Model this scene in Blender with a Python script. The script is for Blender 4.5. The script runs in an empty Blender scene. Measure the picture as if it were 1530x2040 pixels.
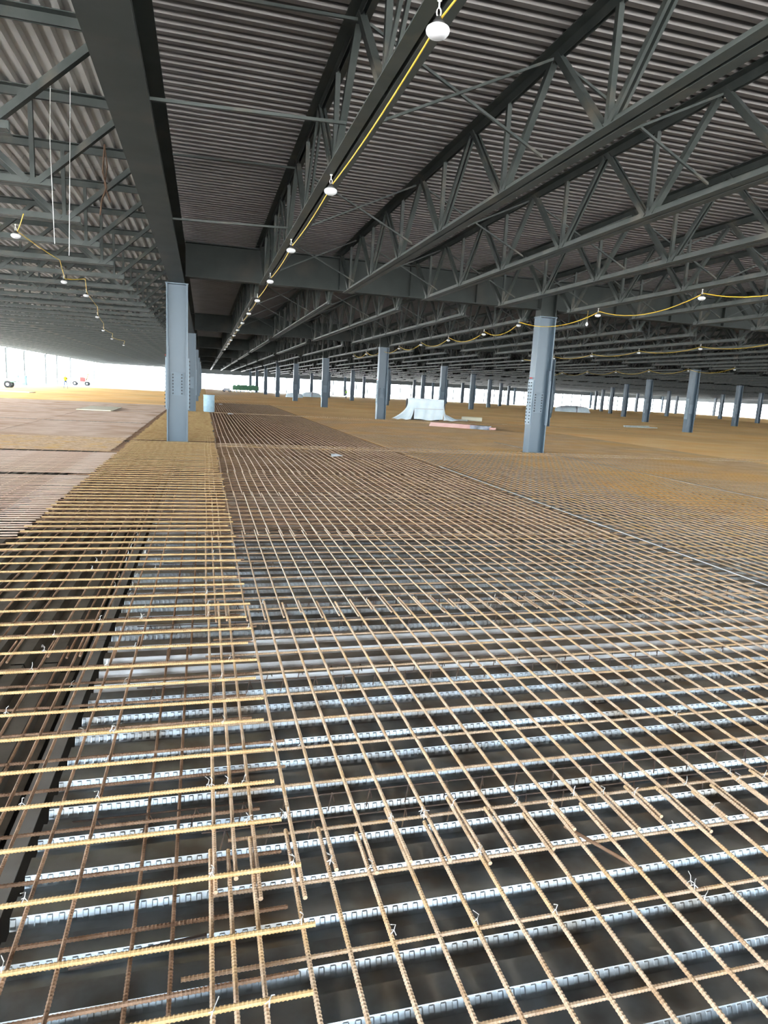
import bpy, math, random
import numpy as np
from mathutils import Vector, Matrix
random.seed(7)
rnd = random.uniform
SC = bpy.context.scene
COL = SC.collection

# ---------------------------------------------------------------- camera
H = 1.9                                     # eye height above the top of the rebar mat (z = 0)
YAW, PITCH, ROLL, FPX = .27161, -.18097, -.05438, 1317.45
def cam_axes():
    cy, sy = math.cos(YAW), math.sin(YAW)
    fw = Vector((sy*math.cos(PITCH), cy*math.cos(PITCH), math.sin(PITCH)))
    r = Vector((cy, -sy, 0)); dn = fw.cross(r)
    c, s = math.cos(ROLL), math.sin(ROLL)
    return c*r + s*dn, -s*r + c*dn, fw
AR, AD, AF = cam_axes()
cam = bpy.data.cameras.new('camera'); cam_o = bpy.data.objects.new('camera', cam); COL.objects.link(cam_o)
m = Matrix.Identity(4)
for i in range(3):
    m[i][0], m[i][1], m[i][2] = AR[i], -AD[i], -AF[i]
m[2][3] = H
cam_o.matrix_world = m
cam.sensor_fit = 'VERTICAL'; cam.sensor_height = 24; cam.lens = FPX*24/2040
cam.clip_start = .05; cam.clip_end = 3000
SC.camera = cam_o

# ---------------------------------------------------------------- world and exposure
w = bpy.data.worlds.new('sky'); SC.world = w; w.use_nodes = True
nt = w.node_tree; bg = nt.nodes['Background']
tc = nt.nodes.new('ShaderNodeTexCoord'); sp = nt.nodes.new('ShaderNodeSeparateXYZ'); rp = nt.nodes.new('ShaderNodeValToRGB')
nt.links.new(tc.outputs['Generated'], sp.inputs[0]); nt.links.new(sp.outputs[2], rp.inputs[0]); nt.links.new(rp.outputs[0], bg.inputs[0])
rp.color_ramp.elements[0].position = 0; rp.color_ramp.elements[0].color = (.82, .93, 1, 1)
rp.color_ramp.elements[1].position = 1; rp.color_ramp.elements[1].color = (.64, .80, 1, 1)
bg.inputs[1].default_value = 8.0
sun = bpy.data.lights.new('sun', 'SUN'); sun_o = bpy.data.objects.new('sun', sun); COL.objects.link(sun_o)
sun.energy = 34.0; sun.angle = math.radians(1.0); sun.color = (1, .95, .88)
sun_o.rotation_euler = Vector((.62, .42, -1.15)).to_track_quat('-Z', 'Y').to_euler()
SC.view_settings.view_transform = 'Standard'; SC.view_settings.look = 'None'
SC.view_settings.exposure = 1.35; SC.view_settings.gamma = 1.0; SC.view_settings.use_curve_mapping = False
SC.cycles.max_bounces = 8; SC.cycles.diffuse_bounces = 5

# ---------------------------------------------------------------- grid of the building
ORD = 'first second third fourth fifth sixth seventh eighth ninth tenth eleventh twelfth thirteenth fourteenth fifteenth sixteenth seventeenth eighteenth nineteenth twentieth'.split()
X0, BX = -.776, 12.268                      # column lines across
Y0, BY = 21.66, 21.833                      # girder rows along
XL, XR = -25.3, X0 + 12*BX                  # left and right facades
YB, YF = -13.0, Y0 + 7*BY                    # open edge behind the camera, far facade
ZG, ZT, ZDECK = 4.93, 5.94, 6.07            # girder bottom, girder top, roof deck underside
def row(j): return Y0 + j*BY
def colx(i): return X0 + i*BX
def visible(x, y, margin=4):                # plan-view test against the frame
    d = Vector((x, y, 0)); a = math.degrees(math.atan2(x, max(y, .01))) - math.degrees(YAW)
    return y > 0 and -33 - margin < a < 33 + margin

# ---------------------------------------------------------------- materials
def mat(name, c1, c2=None, rough=.7, metal=0., scale=6., detail=4., bump=0., bscale=40., stretch=None, ramp=(.35, .65), c3=None, s3=1.2, r3=(.55,.7)):
    m = bpy.data.materials.new(name); m.use_nodes = True
    n, l = m.node_tree.nodes, m.node_tree.links; b = n['Principled BSDF']
    b.inputs['Roughness'].default_value = rough; b.inputs['Metallic'].default_value = metal
    c2 = c2 or c1
    tcn = n.new('ShaderNodeTexCoord'); mp = n.new('ShaderNodeMapping')
    l.new(tcn.outputs['Object'], mp.inputs[0])
    if stretch: mp.inputs['Scale'].default_value = stretch
    no = n.new('ShaderNodeTexNoise'); no.inputs['Scale'].default_value = scale; no.inputs['Detail'].default_value = detail
    l.new(mp.outputs[0], no.inputs['Vector'])
    r = n.new('ShaderNodeValToRGB'); l.new(no.outputs['Fac'], r.inputs[0])
    e = r.color_ramp.elements; e[0].position, e[1].position = ramp
    e[0].color = (*c1, 1); e[1].color = (*c2, 1)
    out = r.outputs[0]
    if c3:
        n3 = n.new('ShaderNodeTexNoise'); n3.inputs['Scale'].default_value = s3; n3.inputs['Detail'].default_value = 5
        l.new(mp.outputs[0], n3.inputs['Vector'])
        q = n.new('ShaderNodeValToRGB'); q.color_ramp.elements[0].position, q.color_ramp.elements[1].position = r3
        l.new(n3.outputs['Fac'], q.inputs[0])
        mx = n.new('ShaderNodeMix'); mx.data_type = 'RGBA'; l.new(q.outputs[0], mx.inputs[0])
        l.new(out, mx.inputs[6]); mx.inputs[7].default_value = (*c3, 1); out = mx.outputs[2]
    l.new(out, b.inputs['Base Color'])
    if bump:
        nb = n.new('ShaderNodeTexNoise'); nb.inputs['Scale'].default_value = bscale; nb.inputs['Detail'].default_value = 3
        l.new(mp.outputs[0], nb.inputs['Vector'])
        bn = n.new('ShaderNodeBump'); bn.inputs['Strength'].default_value = bump; bn.inputs['Distance'].default_value = .01
        l.new(nb.outputs['Fac'], bn.inputs['Height']); l.new(bn.outputs[0], b.inputs['Normal'])
    return m
def emboss_mat(name, base, rough, metal):
    """galvanised deck: mottled zinc with rows of pressed rectangular embossments along the rib"""
    m = mat(name, base, tuple(.72*c for c in base), rough, metal, scale=5, c3=(.24, .20, .155), s3=2.5, r3=(.45, .72))
    n, l = m.node_tree.nodes, m.node_tree.links; b = n['Principled BSDF']
    tcn = n.new('ShaderNodeTexCoord'); s = n.new('ShaderNodeSeparateXYZ'); l.new(tcn.outputs['Object'], s.inputs[0])
    mu = n.new('ShaderNodeMath'); mu.operation = 'MULTIPLY'; mu.inputs[1].default_value = 2*math.pi/.042
    l.new(s.outputs[0], mu.inputs[0])
    si = n.new('ShaderNodeMath'); si.operation = 'SINE'; l.new(mu.outputs[0], si.inputs[0])
    gt = n.new('ShaderNodeMapRange'); gt.interpolation_type = 'SMOOTHSTEP'
    for k, v in zip(('From Min', 'From Max', 'To Min', 'To Max'), (-.2, .5, 0, 1)): gt.inputs[k].default_value = v
    l.new(si.outputs[0], gt.inputs[0])
    # only on the sloping webs: mid height of the rib (object z between valley and crest)
    zr = n.new('ShaderNodeMapRange'); zr.interpolation_type = 'SMOOTHSTEP'
    for k, v in zip(('From Min', 'From Max', 'To Min', 'To Max'), (-.041, -.027, 0, 1)): zr.inputs[k].default_value = v
    l.new(s.outputs[2], zr.inputs[0])
    z2 = n.new('ShaderNodeMapRange'); z2.interpolation_type = 'SMOOTHSTEP'
    for k, v in zip(('From Min', 'From Max', 'To Min', 'To Max'), (-.009, -.003, 1, 0)): z2.inputs[k].default_value = v
    l.new(s.outputs[2], z2.inputs[0])
    p1 = n.new('ShaderNodeMath'); p1.operation = 'MULTIPLY'; l.new(gt.outputs[0], p1.inputs[0]); l.new(zr.outputs[0], p1.inputs[1])
    p2 = n.new('ShaderNodeMath'); p2.operation = 'MULTIPLY'; l.new(p1.outputs[0], p2.inputs[0]); l.new(z2.outputs[0], p2.inputs[1])
    bn = n.new('ShaderNodeBump'); bn.inputs['Strength'].default_value = .6; bn.inputs['Distance'].default_value = .005
    l.new(p2.outputs[0], bn.inputs['Height']); l.new(bn.outputs[0], b.inputs['Normal'])
    return m
M = {}
M['primer'] = mat('grey_green_primer', (.036, .043, .040), (.048, .055, .052), .55, 0, 1.5, c3=(.065, .062, .055), s3=.9, r3=(.55, .75))
M['joist'] = mat('joist_primer', (.044, .053, .049), (.064, .072, .067), .5, 0, 2.5, c3=(.12, .108, .086), s3=1.6, r3=(.57, .75))
M['column'] = mat('column_primer', (.066, .100, .130), (.082, .118, .148), .36, 0, .8, stretch=(1, 1, .3))
M['splice'] = mat('splice_plate_zinc', (.20, .25, .285), (.25, .30, .335), .5, .1, 3)
M['webplate'] = mat('painted_web_plate', (.125, .165, .20), (.15, .19, .225), .5, 0, 3)
M['bolt'] = mat('dark_bolt_steel', (.035, .03, .03), None, .5, .4)
M['red'] = mat('red_marking_paint', (.55, .03, .03), None, .6)
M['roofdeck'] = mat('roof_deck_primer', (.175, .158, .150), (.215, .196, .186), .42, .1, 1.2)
M['roofdeck_left_lit'] = mat('left_lit_roof_deck_primer', (.56, .54, .51), (.64, .62, .59), .45, .1, 1.2)  # lightened copy of the deck: daylight from the left put into the colour
M['floordeck'] = emboss_mat('galvanised_floor_deck', (.42, .48, .53), .30, .92)
M['floorplain'] = mat('galvanised_floor_deck_plain', (.52, .54, .55), (.42, .43, .44), .32, .92, 5, c3=(.20, .165, .125), s3=2.5, r3=(.5, .75))
M['leftdeck'] = mat('dusty_left_deck', (.17, .155, .13), (.24, .22, .19), .6, .4, 5)
M['plate'] = mat('dusty_galvanised_plate', (.26, .25, .235), (.33, .32, .30), .6, .1, 4)
M['yellow_bar'] = mat('yellow_rust', (.47, .29, .118), (.57, .385, .185), .6, 0, 9, 6, c3=(.34, .16, .06), s3=2.0, r3=(.55, .75))
M['tan_bar'] = mat('tan_rust', (.50, .32, .19), (.68, .50, .35), .42, 0, 8, 6, c3=(.66, .41, .17), s3=2.2, r3=(.5, .7))
M['brown_bar'] = mat('brown_rust', (.27, .15, .085), (.42, .26, .165), .6, 0, 9, 6, c3=(.10, .055, .035), s3=2.5, r3=(.55, .75))
M['sheet_bar'] = mat('pinkish_brown_rust', (.54, .375, .285), (.66, .50, .40), .5, 0, 1.5, 6, c3=(.46, .29, .19), s3=.5, r3=(.5, .7))
M['mid_bar'] = mat('orange_tan_rust', (.58, .36, .19), (.72, .49, .29), .5, 0, 1.2, 6, c3=(.74, .43, .17), s3=.35, r3=(.45, .65))
M['orange_bar'] = mat('orange_rust', (.88, .50, .19), (.92, .62, .31), .34, 0, .35, 6, c3=(.72, .43, .20), s3=.12, r3=(.45, .7))
M['dark_bar'] = mat('dark_mill_scale', (.035, .024, .02), (.07, .045, .032), .7, 0, 12)
M['tie'] = mat('bright_tie_wire', (.55, .53, .5), None, .4, .7)
M['chairwire'] = mat('dark_support_wire', (.07, .05, .045), (.14, .09, .06), .7, .2, 20)
M['cord'] = mat('yellow_cord_jacket', (.72, .47, .03), None, .5)
M['lampwhite'] = mat('frosted_lamp_plastic', (.60, .60, .61), None, .35)
M['black'] = mat('black_plastic', (.02, .02, .02), None, .5)
M['hook'] = mat('white_plastic_hook', (.7, .7, .66), None, .5)
M['wire'] = mat('pale_wire', (.6, .6, .58), None, .5)
M['rope'] = mat('brown_rope', (.12, .07, .045), None, .9)
M['barrel'] = mat('pale_blue_plastic', (.36, .52, .60), (.42, .57, .64), .5)
M['tarp'] = mat('pale_tarpaulin', (.76, .85, .88), (.86, .92, .94), .55, 0, 2, bump=.4, bscale=6)
M['pink'] = mat('pink_foam', (.80, .44, .38), (.84, .52, .45), .8, 0, 2)
M['wrap'] = mat('grey_plastic_wrap', (.35, .35, .40), (.1, .1, .12), .4, 0, 3)
M['ply'] = mat('pale_plywood', (.86, .76, .56), (.92, .84, .66), .75, 0, 2, stretch=(1, 6, 1))
M['wood'] = mat('weathered_plank', (.50, .48, .42), (.62, .60, .54), .8, 0, 3)
M['concrete'] = mat('pale_ground', (.55, .53, .50), (.62, .60, .57), .9, 0, .05)
M['under'] = mat('dark_underlay', (.05, .045, .04), None, .9)
M['slab'] = mat('roof_slab', (.3, .3, .3), None, .9)
M['vest'] = mat('hi_vis_yellow', (.75, .65, .04), None, .7)
M['lime'] = mat('hi_vis_lime', (.35, .75, .08), None, .7)
M['denim'] = mat('blue_denim', (.10, .16, .28), None, .9)
M['shirt'] = mat('grey_shirt', (.35, .33, .33), None, .9)
M['skin'] = mat('skin', (.50, .30, .22), None, .6)
M['boot'] = mat('boot_leather', (.06, .045, .035), None, .7)
M['hat'] = mat('white_hard_hat', (.75, .74, .7), None, .4)
M['green'] = mat('green_machine_paint', (.14, .36, .19), (.2, .44, .25), .5)
M['redpaint'] = mat('red_machine_paint', (.50, .07, .06), None, .5)
M['tyre'] = mat('tyre_rubber', (.03, .03, .03), None, .8)
M['bluepaint'] = mat('pale_blue_machine_paint', (.30, .50, .65), None, .5)
M['orange'] = mat('orange_paint', (.65, .28, .06), None, .6)
M['facade'] = mat('facade_girt', (.085, .095, .095), None, .6)

for k_, v_ in (('primer', .15), ('joist', .3), ('roofdeck', .35)):
    M[k_].node_tree.nodes['Principled BSDF'].inputs['Specular IOR Level'].default_value = v_

# ---------------------------------------------------------------- mesh helpers
class MB:
    def __init__(s): s.v, s.f = [], []
    def add(s, vs, fs):
        o = len(s.v); s.v += [tuple(p) for p in vs]; s.f += [tuple(i + o for i in f) for f in fs]; return s
    def box(s, x0, x1, y0, y1, z0, z1):
        return s.add([(x0,y0,z0),(x1,y0,z0),(x1,y1,z0),(x0,y1,z0),(x0,y0,z1),(x1,y0,z1),(x1,y1,z1),(x0,y1,z1)],
                     [(3,2,1,0),(4,5,6,7),(0,1,5,4),(1,2,6,5),(2,3,7,6),(3,0,4,7)])
    def beam(s, a, b, u, wd, ht):           # rectangular bar from a to b; u = rough side direction
        a, b = Vector(a), Vector(b); d = (b - a).normalized(); u = Vector(u); u = (u - d*u.dot(d)).normalized(); n = d.cross(u)
        P = []
        for c in (a, b):
            for p, q in ((-1,-1),(1,-1),(1,1),(-1,1)): P.append(c + u*(p*wd/2) + n*(q*ht/2))
        return s.add(P, [(3,2,1,0),(4,5,6,7),(0,1,5,4),(1,2,6,5),(2,3,7,6),(3,0,4,7)])
    def angle(s, a, b, u, n, leg1, leg2, t):  # L section swept from a (corner) to b; legs along u and n
        a, b, u, n = map(Vector, (a, b, u, n))
        pr = [(0,0),(leg1,0),(leg1,t),(t,t),(t,leg2),(0,leg2)]
        P = [c + u*p + n*q for c in (a, b) for p, q in pr]
        F = [(i, (i+1)%6, 6+(i+1)%6, 6+i) for i in range(6)] + [(5,4,3,0),(3,2,1,0),(6,9,10,11),(6,7,8,9)]
        return s.add(P, F)
    def tube(s, pts, r, n=6, cap=True):
        pts = [Vector(p) for p in pts]; o = len(s.v); N = len(pts); up = Vector((0,0,1))
        rs = r if isinstance(r, (list, tuple)) else [r]*N
        for i, p in enumerate(pts):
            d = (pts[min(i+1,N-1)] - pts[max(i-1,0)]).normalized()
            e = up if abs(d.dot(up)) < .95 else Vector((1,0,0))
            a = d.cross(e).normalized(); c = a.cross(d)
            for k in range(n):
                t = 2*math.pi*k/n; s.v.append(tuple(p + (a*math.cos(t) + c*math.sin(t))*rs[i]))
        for i in range(N-1):
            for k in range(n):
                s.f.append((o+i*n+k, o+i*n+(k+1)%n, o+(i+1)*n+(k+1)%n, o+(i+1)*n+k))
        if cap:
            s.f.append(tuple(o+k for k in range(n))[::-1]); s.f.append(tuple(o+(N-1)*n+k for k in range(n)))
        return s
    def lathe(s, prof, c=(0,0,0), n=20):     # profile of (r, z)
        o = len(s.v); N = len(prof)
        for r, z in prof:
            for k in range(n):
                t = 2*math.pi*k/n; s.v.append((c[0]+r*math.cos(t), c[1]+r*math.sin(t), c[2]+z))
        for i in range(N-1):
            for k in range(n): s.f.append((o+i*n+k, o+i*n+(k+1)%n, o+(i+1)*n+(k+1)%n, o+(i+1)*n+k))
        s.f.append(tuple(o+k for k in range(n))[::-1]); s.f.append(tuple(o+(N-1)*n+k for k in range(n)))
        return s
    def ibeam(s, a, b, z0, z1, fw, tf=.03, tw=.016):   # I girder between plan points, vertical web
        a, b = Vector((*a, 0)), Vector((*b, 0)); d = (b-a).normalized(); u = Vector((-d.y, d.x, 0))
        for zc, wd, ht in ((z0+tf/2, fw, tf), (z1-tf/2, fw, tf), ((z0+z1)/2, tw, z1-z0-2*tf)):
            s.beam(a + Vector((0,0,zc)), b + Vector((0,0,zc)), u, wd, ht)
        return s
    def mesh(s, name, material, smooth=False):
        me = bpy.data.meshes.new(name); me.from_pydata(s.v, [], s.f); me.update()
        me.materials.append(M[material] if isinstance(material, str) else material)
        if smooth: me.polygons.foreach_set('use_smooth', [True]*len(me.polygons))
        return me
def link(name, me, parent=None, loc=(0,0,0), rot=(0,0,0)):
    o = bpy.data.objects.new(name, me); COL.objects.link(o); o.location = loc; o.rotation_euler = rot
    if parent: o.parent = parent
    return o
def part(name, mb, material, parent, smooth=False, loc=(0,0,0), rot=(0,0,0)):
    return link(name, mb.mesh(name, material, smooth), parent, loc, rot)
def thing(name, label, cat, loc=(0,0,0), rot=0, group=None):
    o = link(name, None, None, loc, (0,0,rot)); return tag(o, label, cat, group)
def tag(o, label, cat, group=None):
    o['label'] = label; o['category'] = cat
    if group: o['group'] = group
    return o
def struct(o, label=None):
    o['kind'] = 'structure'
    if label: o['label'] = label; o['category'] = o.name.split('_')[0]
    return o
def copy_tree(o, parent=None):
    c = o.copy(); COL.objects.link(c); c.parent = parent
    for ch in o.children: copy_tree(ch, c)
    return c

# ================================================================ setting: ground, floor, ceiling, facades
g = part('ground', MB().box(-600, 700, -500, 900, -1.7, -1.5), 'concrete', None); struct(g, 'pale flat ground outside the open sided building')
fl = part('floor', MB().box(XL, XR, YB, YF+.55, -.36, -.26), 'under', None); struct(fl, 'ribbed galvanised steel deck floor under the rebar')
ce = part('ceiling', MB().box(XL-.6, XR+.6, YB, YF+.6, ZDECK+.12, ZDECK+.3), 'slab', None); struct(ce, 'ribbed steel roof deck over the whole hall')

# floor deck: ribs across (x) right of the girder line, ribs along (y) left of it
ZC, PIT, DEP = -.115, .222, .044               # crest height, rib pitch, rib depth
def rib_profile(n, pitch, depth, crest, web, sign=1):
    pr = []; val = pitch - crest - 2*web
    for k in range(n):
        a = k*pitch
        pr += [(a, -depth*sign), (a+val, -depth*sign), (a+val+web, 0), (a+val+web+crest, 0)]
    pr.append((n*pitch, -depth*sign))
    return pr
def sheet(pr, length):                          # profile across local y, extruded along local x
    v = [(0, a, z) for a, z in pr] + [(length, a, z) for a, z in pr]; n = len(pr)
    return MB().add(v, [(i, n+i, n+i+1, i+1) for i in range(n-1)])
NR = 4
SW = NR*PIT
fpr = rib_profile(NR, PIT, DEP, .108, .020)
xa = X0 + .085
me_sheet = sheet(fpr, BX - .20).mesh('floor_deck_panel', 'floordeck')
me_sheet_plain = sheet(fpr, BX - .20).mesh('floor_deck_panel', 'floorplain')
nsh = 0
for i in range(2):
    k = 0
    y = -1.0 + (.35 if i else 0)
    while y < (30 if i == 0 else 44):
        if visible(colx(i) + (2 if i == 0 else 0) + .5*min(y, 8), max(y, 1.), 14) or y < 12 and i == 0:
            link('floor_deck_panel', me_sheet if (k % 5) != 1 else me_sheet_plain, fl, (colx(i) + .085, y, ZC))
            nsh += 1
        y += SW; k += 1
far = MB()                                      # the rest of the ribs, too fine to tell sheets apart
def ribs_x(mb, x0, x1, y0, y1, z, pitch, depth, crest, web, sign=1):
    n = int((y1 - y0)/pitch)
    pr = rib_profile(n, pitch, depth, crest, web, sign); o = len(mb.v); m_ = len(pr)
    mb.add([(x0, y0+a, z+b) for a, b in pr] + [(x1, y0+a, z+b) for a, b in pr], [(i, m_+i, m_+i+1, i+1) for i in range(m_-1)])
def ribs_y(mb, y0, y1, x0, x1, z, pitch, depth, crest, web, sign=1):
    n = int((x1 - x0)/pitch)
    pr = rib_profile(n, pitch, depth, crest, web, sign); m_ = len(pr)
    mb.add([(x0+a, y0, z+b) for a, b in pr] + [(x0+a, y1, z+b) for a, b in pr], [(i, i+1, m_+i+1, m_+i) for i in range(m_-1)])
ribs_x(far, xa, xa+BX-.2, 30.6, YF, ZC, PIT, DEP, .108, .020)
ribs_x(far, xa+BX, xa+2*BX-.2, 44.6, YF, ZC, PIT, DEP, .108, .020)
ribs_x(far, xa+2*BX, XR, 14, YF, ZC, PIT, DEP, .108, .020)
o = part('floor_deck_field', far, 'floorplain', fl); o['kind'] = 'stuff'
# left side sheets
me_l = sheet(rib_profile(NR, PIT, .075, .085, .02), 6.1).mesh('floor_deck_panel', 'leftdeck')
x = X0 - .11 - .888
for c in range(9):
    for k in range(4):
        link('floor_deck_panel', me_l, fl, (x + SW, -1.2 + k*6.12, ZC - .03), (0, 0, math.pi/2))
    x -= SW
far = MB(); ribs_y(far, 23.3, YF, XL, X0-.06, ZC, PIT, DEP, .108, .020); ribs_y(far, 4, 23.3, XL, x+SW-.02, ZC, PIT, DEP, .108, .020)
o = part('floor_deck_field', far, 'floorplain', fl); o['kind'] = 'stuff'
# flat closure plates along the girder line
for k in range(8):
    part('closure_plate', MB().box(-.045, .045, 0, 3.02, -.004, .004), 'plate', fl, loc=(X0+.012, -.9+3.05*k, ZC+.02+.002*(k % 2)))
o = part('closure_plate', MB().box(X0-.033, X0+.057, 23.6, YF, ZC+.016, ZC+.024), 'plate', fl)

# roof deck: ribs across (x) right of the girder line, along (y) left of it
RP, RD = .209, .075
rpr = rib_profile(4, RP, -RD, .085, .03)        # ribs hang down
rpr = [(a, -z) for a, z in rib_profile(4, RP, RD, .075, .022)]   # flat valleys up, crests down
RW = 4*RP
def roof_profile(n):                            # z=0 lowest flats, z=RD upper flats
    pr = []
    for k in range(n):
        a = k*RP
        pr += [(a, 0), (a+.085, 0), (a+.110, RD), (a+.184, RD)]
    pr.append((n*RP, 0)); return pr
def roof_sheet(n, length):
    pr = roof_profile(n); N = len(pr)
    return MB().add([(0, a, z) for a, z in pr] + [(length, a, z) for a, z in pr], [(i, i+1, N+i+1, N+i) for i in range(N-1)])
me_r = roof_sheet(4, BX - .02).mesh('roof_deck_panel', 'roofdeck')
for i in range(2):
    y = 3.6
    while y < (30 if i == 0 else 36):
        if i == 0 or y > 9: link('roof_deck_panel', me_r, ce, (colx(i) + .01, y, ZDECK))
        y += RW
ylast0 = 3.6 + RW*math.ceil((30-3.6)/RW); ylast1 = 3.6 + RW*math.ceil((36-3.6)/RW)
far = MB()
def roof_ribs_x(mb, x0, x1, y0, y1):
    pr = roof_profile(int((y1-y0)/RP)); N = len(pr)
    mb.add([(x0, y0+a, ZDECK+z) for a, z in pr] + [(x1, y0+a, ZDECK+z) for a, z in pr], [(i, i+1, N+i+1, N+i) for i in range(N-1)])
roof_ribs_x(far, colx(0)+.01, colx(1)-.01, ylast0, YF); roof_ribs_x(far, colx(1)+.01, colx(2)-.01, ylast1, YF)
roof_ribs_x(far, colx(2)+.01, XR, 14, YF); roof_ribs_x(far, colx(0)+.01, colx(2), YB, 3.58)
o = part('roof_deck_field', far, 'roofdeck', ce); o['kind'] = 'stuff'
me_rl = roof_sheet(4, 7.26).mesh('roof_deck_panel', 'roofdeck_left_lit')
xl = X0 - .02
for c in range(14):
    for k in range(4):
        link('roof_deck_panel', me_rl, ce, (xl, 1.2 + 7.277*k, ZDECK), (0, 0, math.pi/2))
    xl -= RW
far = MB()
def roof_ribs_y(mb, y0, y1, x0, x1):
    pr = roof_profile(int((x1-x0)/RP)); N = len(pr)
    mb.add([(x0+a, y0, ZDECK+z) for a, z in pr] + [(x0+a, y1, ZDECK+z) for a, z in pr], [(i+1, i, N+i, N+i+1) for i in range(N-1)])
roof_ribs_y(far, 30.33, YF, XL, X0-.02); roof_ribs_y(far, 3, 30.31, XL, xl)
o = part('roof_deck_field', far, 'roofdeck_left_lit', ce); o['kind'] = 'stuff'

# facade beams closing the roof edge
o = part('wall_far', MB().box(X0, XR, YF+.35, YF+.55, 3.75, ZDECK-.02), 'facade', None); struct(o, 'dark spandrel band over the far open side')
o = part('wall_right', MB().box(XR+.3, XR+.5, 60, YF, 3.75, ZDECK-.02), 'facade', None); struct(o, 'dark spandrel band over the right open side')
o = part('wall_back_blocker', MB().box(XL, XR, YB-.3, YB-.1, 4.7, ZDECK-.02), 'facade', None); struct(o, 'unseen light-blocking band added over the open side behind the camera')  # out of view, added to cut light on the upper steel faces
o = part('wall_left', MB().box(XL-.45, XL-.3, YB, YF, 5.55, ZDECK-.02), 'facade', None); struct(o, 'pale roof edge band over the left open side')

# ================================================================ columns
def column_parts(near):
    P = []
    b = MB().box(-.31, -.27, -.21, .21, 0, 4.69).box(.27, .31, -.21, .21, 0, 4.69).box(-.27, .27, -.016, .016, 0, 4.69)
    P.append(('shaft', b, 'column'))
    P.append(('cap_plate', MB().box(-.33, .33, -.23, .23, 4.69, 4.72), 'column'))
    P.append(('upper_stub', MB().box(-.3, -.27, -.19, .19, 4.72, 5.93).box(.27, .3, -.19, .19, 4.72, 5.93).box(-.27, .27, -.014, .014, 4.72, 5.93), 'primer'))
    P.append(('base_plate', MB().box(-.34, .34, -.25, .25, -.03, .0), 'column'))
    for s in (-1, 1):
        P.append(('flange_splice_plate', MB().box(min(s*.31, s*.345), max(s*.31, s*.345), -.185, .185, 1.0, 2.55), 'splice'))
        P.append(('inner_splice_plate', MB().box(min(s*.27, s*.245), max(s*.27, s*.245), -.195, -.03, 1.0, 2.9), 'column'))
    P.append(('web_splice_plate', MB().box(-.19, .19, -.034, -.016, 1.42, 2.12), 'webplate'))
    return P
col_near = {}
def bolts(parent):
    me = MB().lathe([(.021, 0), (.021, .016), (.012, .022), (.012, .03)], n=6).mesh('bolt', 'bolt')
    mr = MB().lathe([(.024, 0), (.024, .012)], n=8).mesh('bolt', 'red')
    fp = [c for c in parent.children if c.name.startswith('flange_splice')]; wp = [c for c in parent.children if c.name.startswith('web_splice')][0]
    for s in (-1, 1):
        for r in range(13):
            z = 1.08 + r*.115
            off = .12 if z < 1.75 else .085
            for q in (-1, 1): link('bolt', me, fp[(s+1)//2], (s*.345, q*off, z), (0, s*math.pi/2, 0))
    for q in (-1, 1):
        for r in range(7): link('bolt', me, wp, (q*.13, -.034, 1.48 + r*.095), (math.pi/2, 0, 0))
    for q in (-1, 0, 1): link('paint_mark', mr, fp[0], (-.345, q*.07, 2.62), (0, -math.pi/2, 0))
base_col = {}
def make_column(x, y, label, near=False, group=None, stub=True):
    t = thing('steel_column', label, 'column', (x, y, 0), 0, group)
    for n, b, mm in column_parts(near):
        if n == 'upper_stub' and not stub: continue
        if n not in base_col or n in ('flange_splice_plate', 'inner_splice_plate'):
            key = n + str(sum(1 for c in t.children if c.name.startswith(n)))
            if key not in base_col: base_col[key] = b.mesh(n, mm)
            link(n, base_col[key], t)
        else: link(n, base_col[n], t)
    if near: bolts(t)
    return t
far_cols = {}
def far_column(x, y, label, group):
    top = 4.7 if group.startswith('columns hidden') else 5.9
    if top not in far_cols:
        b = MB().box(-.31, -.27, -.21, .21, 0, top).box(.27, .31, -.21, .21, 0, top).box(-.27, .27, -.016, .016, 0, top)
        b.box(-.345, -.31, -.185, .185, 1.0, 2.55).box(.31, .345, -.185, .185, 1.0, 2.55).box(-.19, .19, -.034, -.016, 1.42, 2.12)
        far_cols[top] = b.mesh('distant_column', 'column')
    return tag(link('steel_column', far_cols[top], None, (x, y, 0)), label, 'column', group)
NEAR = {(0,0): 'blue-grey H-section steel column under the long girder, nearest on the left',
        (1,0): 'largest blue-grey column on the right with rows of dark splice bolts',
        (1,1): 'blue-grey column just left of the pale tarp-covered stack',
        (2,1): 'column right behind the large right-hand bolted column',
        (3,1): 'blue-grey column in front of the pale plank at the right',
        (0,1): 'column behind the nearest left column, beside the pale blue drum',
        (1,2): 'second column left of the tarp-covered stack in the receding row',
        (2,2): 'column rising directly behind the pale tarp-covered stack',
        (1,3): 'third column left of the tarp-covered stack in the receding row',
        (3,2): 'first column to the right of the tarp-covered stack',
        (4,2): 'column standing left of the pale plank at the right',
        (5,2): 'column near the right edge beyond the pale plank'}
for j in range(0, 8):
    for i in range(0, 12):
        x, y = colx(i), row(j)
        if not visible(x, y, 1): continue
        if (i, j) in NEAR: make_column(x, y, NEAR[(i, j)], near=(i, j) in ((0,0), (1,0), (1,1)), stub=i > 0)
        else:
            grp = 'columns hidden in line behind the left column' if i == 0 else 'thin columns of the %s row back' % ORD[j]
            far_column(x, y, 'column partly hidden in the line behind the nearest left column' if i == 0 else 'thin blue-grey column in the %s column row back, right of the long girder' % ORD[j], grp)
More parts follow.
